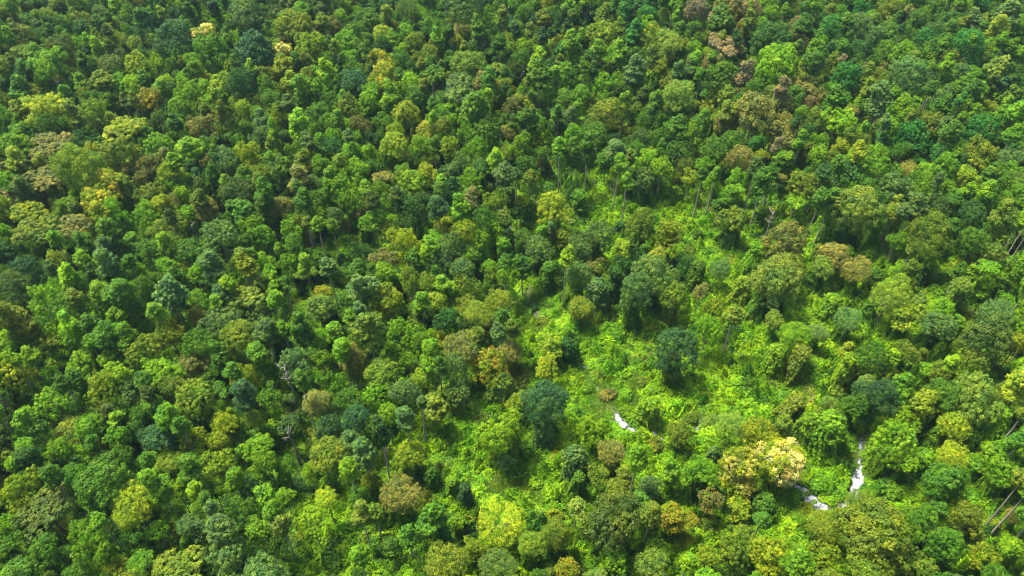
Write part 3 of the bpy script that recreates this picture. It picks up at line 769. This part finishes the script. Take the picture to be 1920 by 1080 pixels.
mass = {k: [] for k in ('proto', 'loc', 'rot', 'scale', 'tint')}
mass_list, mass_index = [], {}
def mass_add(me, loc, rot, scale, tint):
    if me.name not in mass_index:
        mass_index[me.name] = len(mass_list); mass_list.append(me)
    mass['proto'].append(mass_index[me.name]); mass['loc'].append(loc); mass['rot'].append(rot); mass['scale'].append(scale); mass['tint'].append(tint)

for i, p in enumerate(plants):
    t, r = p['t'], p['r']
    rz = random.uniform(0, 6.28)
    s = r / RN[t]
    me = random.choice(PROTO['I' if t == 'K' else t]) if t != 'X' else PROTO['X'][1 if p['c'] == 'n' else random.choice((0, 0, 2))]
    tint = [v * (1.3 if t == 'F' else 1) for v in jitter_tint('m' if t == 'K' else p['c'])]
    sz = s * random.uniform(0.72, 1.0) if t == 'S' else s * random.uniform(0.95, 1.45) if t != 'U' else s * random.uniform(0.8, 1.0)
    sx, sy = s * random.uniform(0.86, 1.16), s * random.uniform(0.86, 1.16)
    lean = (random.gauss(0, 0.13), random.gauss(0, 0.13))
    parts = []      # (name, mesh, tint, loc, scale)
    if t in 'VB':
        parts.append(('creeper_curtain' if t == 'V' else 'foliage', me, tint, (0, 0, 0), (s, s, s if t == 'B' else s * random.uniform(0.85, 1.15))))
        hc = (7.0 if t == 'V' else 1.0) * s
        parts.append(('trunk' if t == 'V' else 'stem', random.choice(PROTO['trunk']), None, (0, 0, 0), (0.7 * s if t == 'V' else 0.25 * s,) * 2 + (hc,)))
    elif t == 'X':
        parts.append(('trunk', me, None, (0, 0, 0), (1, 1, random.uniform(0.85, 1.1))))
    else:
        hc = max(p['hc'], 1.1 * r)
        pale = t in 'S' or (t == 'I' and p['c'] in 'bl') or random.random() < 0.12
        tk = random.choice(PROTO['pale_trunk' if pale else 'trunk'])
        w = max(0.6, s * 0.75) if t != 'S' else random.uniform(0.75, 1.05)
        if t == 'K':
            q = 1.0
            parts.append(('crown', me, jitter_tint('e'), (0, 0, hc), (s * q, s * q, sz * q)))
            parts.append(('blossom', me, list(TINT[p['c']]), (0, 0, hc), (s, s, sz)))
        else:
            parts.append(('crown', me, tint, (0, 0, hc), (sx, sy, sz)))
        parts.append(('trunk', tk, None, (0, 0, 0), (w, w, hc)))
        if inside(OPEN, p['px'], p['py']) and t in 'IDKF' and random.random() < 0.9:
            k = random.randrange(6)
            parts.append(('creepers', PROTO['V'][k], jitter_tint(random.choice('bmmo')), (0, 0, 0), ((0.30 if t == 'S' else 0.18) * r, (0.30 if t == 'S' else 0.18) * r, hc * 1.02 / [11, 13, 9, 12, 8, 10][k])))
    if i in chosen:
        e = bpy.data.objects.new(KIND[t], None)
        e.empty_display_size = 1.0
        e.location = (p['x'], p['y'], p['z']); e.rotation_euler = (random.gauss(0, 0.02), random.gauss(0, 0.02), rz)
        e["category"] = CATEGORY[t]; e["group"] = GROUP[t]; e["label"] = label_of(p)
        COL.objects.link(e)
        for (nm, m_, tn, loc, sc) in parts:
            child(e, nm, m_, tn, loc, sc, 0.9 if nm == 'blossom' else 0.0, lean if nm in ('crown', 'blossom') else (0, 0))
    else:
        for (nm, m_, tn, loc, sc) in parts:
            mass_add(m_, (p['x'] + loc[0], p['y'] + loc[1], p['z'] + loc[2]), (lean[0], lean[1], rz) if nm == 'crown' else (0, 0, rz), sc, tn or (0.1, 0.1, 0.1))

def scatter(name, meshes, data, label):
    """One object whose points carry the listed meshes (a mass nobody would count)."""
    n = len(data['loc'])
    lib = bpy.data.collections.new(name + "_pieces")
    for k, me in enumerate(meshes):
        o = bpy.data.objects.new(f"{name}_piece_{k:03d}", me)
        lib.objects.link(o)
    pm = bpy.data.meshes.new(name)
    pm.vertices.add(n); pm.vertices.foreach_set("co", np.array(data['loc'], np.float32).ravel())
    for an, typ, prop, arr in (("proto", 'INT', "value", np.array(data['proto'], np.int32)), ("rot", 'FLOAT_VECTOR', "vector", np.array(data['rot'], np.float32).ravel()),
                               ("size", 'FLOAT_VECTOR', "vector", np.array(data['scale'], np.float32).ravel()), ("tint", 'FLOAT_VECTOR', "vector", np.array(data['tint'], np.float32).ravel())):
        a = pm.attributes.new(an, typ, 'POINT'); a.data.foreach_set(prop, arr)
    o = bpy.data.objects.new(name, pm); COL.objects.link(o)
    ng = bpy.data.node_groups.new(name, 'GeometryNodeTree')
    ng.interface.new_socket(name="Geometry", in_out='INPUT', socket_type='NodeSocketGeometry')
    ng.interface.new_socket(name="Geometry", in_out='OUTPUT', socket_type='NodeSocketGeometry')
    N, L = ng.nodes, ng.links
    gi, go = N.new("NodeGroupInput"), N.new("NodeGroupOutput")
    ci = N.new("GeometryNodeCollectionInfo"); ci.inputs[0].default_value = lib
    ci.inputs["Separate Children"].default_value = True; ci.inputs["Reset Children"].default_value = True
    ip = N.new("GeometryNodeInstanceOnPoints"); ip.inputs["Pick Instance"].default_value = True
    def attr(nm, typ):
        a = N.new("GeometryNodeInputNamedAttribute"); a.data_type = typ; a.inputs[0].default_value = nm; return a.outputs[0]
    L.new(gi.outputs[0], ip.inputs["Points"]); L.new(ci.outputs[0], ip.inputs["Instance"])
    L.new(attr("proto", 'INT'), ip.inputs["Instance Index"])
    L.new(attr("rot", 'FLOAT_VECTOR'), ip.inputs["Rotation"]); L.new(attr("size", 'FLOAT_VECTOR'), ip.inputs["Scale"])
    L.new(ip.outputs[0], go.inputs[0])
    md = o.modifiers.new("scatter", 'NODES'); md.node_group = ng
    o["kind"] = "stuff"; o["label"] = label
    return o
def understory():
    n = 0
    pts = []
    while len(pts) < 5200:
        y = random.uniform(20, 420); x = random.uniform(-430, 430)
        if abs(x) > 120 + y * 0.78: continue
        px, py = pix((x, y, 3.0))
        if inside(OPEN, px, py) or any(inside(g, px, py) for g in GLADES): continue
        pts.append((x, y))
    pts = np.array(pts); gz = ground_z(pts[:, 0], pts[:, 1])
    for (x, y), z in zip(pts, gz):
        r = random.uniform(1.3, 2.6); t = random.choice('IISV')
        c = random.choices("mbdol", (40, 28, 14, 12, 6))[0]
        s_ = r / RN[t]; me = random.choice(PROTO[t])
        hc = 0.0 if t == 'V' else random.uniform(3.0, 8.5)
        mass_add(me, (x, y, z + hc), (random.gauss(0, 0.12), random.gauss(0, 0.12), random.uniform(0, 6.28)), (s_, s_, s_ * random.uniform(1.0, 1.6)), jitter_tint(c))
understory()
if mass['loc']:
    scatter("forest", mass_list, mass, "unbroken mass of smaller and farther rainforest trees")

# ------------------------------------------------------------------ ground cover: creepers everywhere, reeds in the wet hollows
REEDS = [[(985,540),(1045,532),(1050,560),(1010,580)], [(1165,690),(1205,690),(1205,770),(1175,780),(1165,740)], [(1290,778),(1350,765),(1350,785),(1300,795)], [(1605,800),(1650,800),(1645,825),(1605,825)], [(1100,690),(1135,740),(1120,745),(1095,700)],
         [(1790,900),(1850,940),(1870,970),(1830,950)], [(1700,820),(1750,850),(1745,870),(1700,840)], [(960,600),(1010,610),(1040,640),(985,630)], [(1605,835),(1620,835),(1620,870),(1600,870)], [(1605,860),(1618,860),(1616,880),(1604,880)]]
def ground_cover():
    d = {k: [] for k in ('proto', 'loc', 'rot', 'scale', 'tint')}
    q = {k: [] for k in ('proto', 'loc', 'rot', 'scale', 'tint')}
    pts = []
    for y in np.arange(20, 420, 2.1):
        half = 122 + y * 0.78
        for x in np.arange(-half, half, 2.1):
            pts.append((x + random.uniform(-0.9, 0.9), y + random.uniform(-0.9, 0.9)))
    pts = np.array(pts)
    gap = stream_gap(pts[:, 0], pts[:, 1]); gz = ground_z(pts[:, 0], pts[:, 1])
    for (x, y), gp, z in zip(pts, gap, gz):
        px, py = pix((x, y, 0))
        if gp < 1.7:
            if gp < 0.3 and random.random() < 0.66: continue
            s = 0.28 + 0.25 * max(gp, 0)
            z = max(z, -0.36)
        else:
            s = random.uniform(0.75, 1.25)
        glade = any(inside(g, px, py) for g in GLADES)
        reed = any(inside(g, px, py) for g in REEDS) or (glade and math.sin(x * 0.16 + 2.0 * math.sin(y * 0.09)) + math.cos(y * 0.2 + x * 0.05) + random.gauss(0, 0.35) > 1.45)
        rot = (0, 0, random.uniform(0, 6.28))
        if reed:
            q['proto'].append(random.randrange(3)); q['loc'].append((x, y, z)); q['rot'].append(rot); q['scale'].append((s, s, s)); q['tint'].append((0.120 * random.uniform(0.8, 1.25), 0.225, 0.018))
            continue
        open_ = glade or inside(OPEN, px, py)
        c = random.choices("mbdo", (42, 30, 16, 12))[0]
        if open_:
            f = math.sin(x * 0.19 + 1.7 * math.sin(y * 0.11)) * math.cos(y * 0.17 + 1.3 * math.sin(x * 0.13)) + random.gauss(0, 0.32)
            c = 'l' if f > 0.25 else 'b' if f > -0.3 else 'm' if f > -0.65 else random.choice('okd')
            if glade and f < 0.1 and random.random() < 0.5: c = 'b'
            if random.random() < 0.035: continue                 # bare soil shows through
        d['proto'].append(random.randrange(8)); d['loc'].append((x, y, z)); d['rot'].append(rot)
        h = s * (random.choice((0.7, 1.0, 1.4, 2.2)) if glade else random.choice((0.9, 1.2, 1.6, 2.4)) if open_ else random.uniform(0.6, 1.3))
        d['scale'].append((s, s, h)); d['tint'].append(jitter_tint(c))
    scatter("ground_creepers", PROTO['patch'], d, "bright tangle of creepers smothering the ground")
    scatter("reeds", PROTO['reed'], q, "soft green reeds and grass in the wet hollows")
ground_cover()

# ------------------------------------------------------------------ haze
def haze():
    m, nt, N, L, out = new_mat("damp_air")
    v = N.new("ShaderNodeVolumePrincipled")
    v.inputs["Color"].default_value = (0.55, 0.78, 1.0, 1)
    v.inputs["Density"].default_value = 0.00005
    v.inputs["Anisotropy"].default_value = 0.2
    L.new(v.outputs[0], out.inputs["Volume"])
    g = Geo()
    x0, x1, y0, y1, z0, z1 = -3900, 3900, -3900, 4300, -6.0, CAM_H + 4
    g.add([(x0, y0, z0), (x1, y0, z0), (x1, y1, z0), (x0, y1, z0), (x0, y0, z1), (x1, y0, z1), (x1, y1, z1), (x0, y1, z1)],
          [(0, 3, 2, 1), (4, 5, 6, 7), (0, 1, 5, 4), (1, 2, 6, 5), (2, 3, 7, 6), (3, 0, 4, 7)])
    o = bpy.data.objects.new("haze", g.mesh("haze", [m])); COL.objects.link(o)
    o["kind"] = "stuff"; o["label"] = "thin damp bluish air over the forest"
haze()
import collections
print("PLANTS", len(plants), collections.Counter(p['t'] for p in plants), "chosen", len(chosen), "tris", sum(len(m.polygons) * 2 for m in bpy.data.meshes))
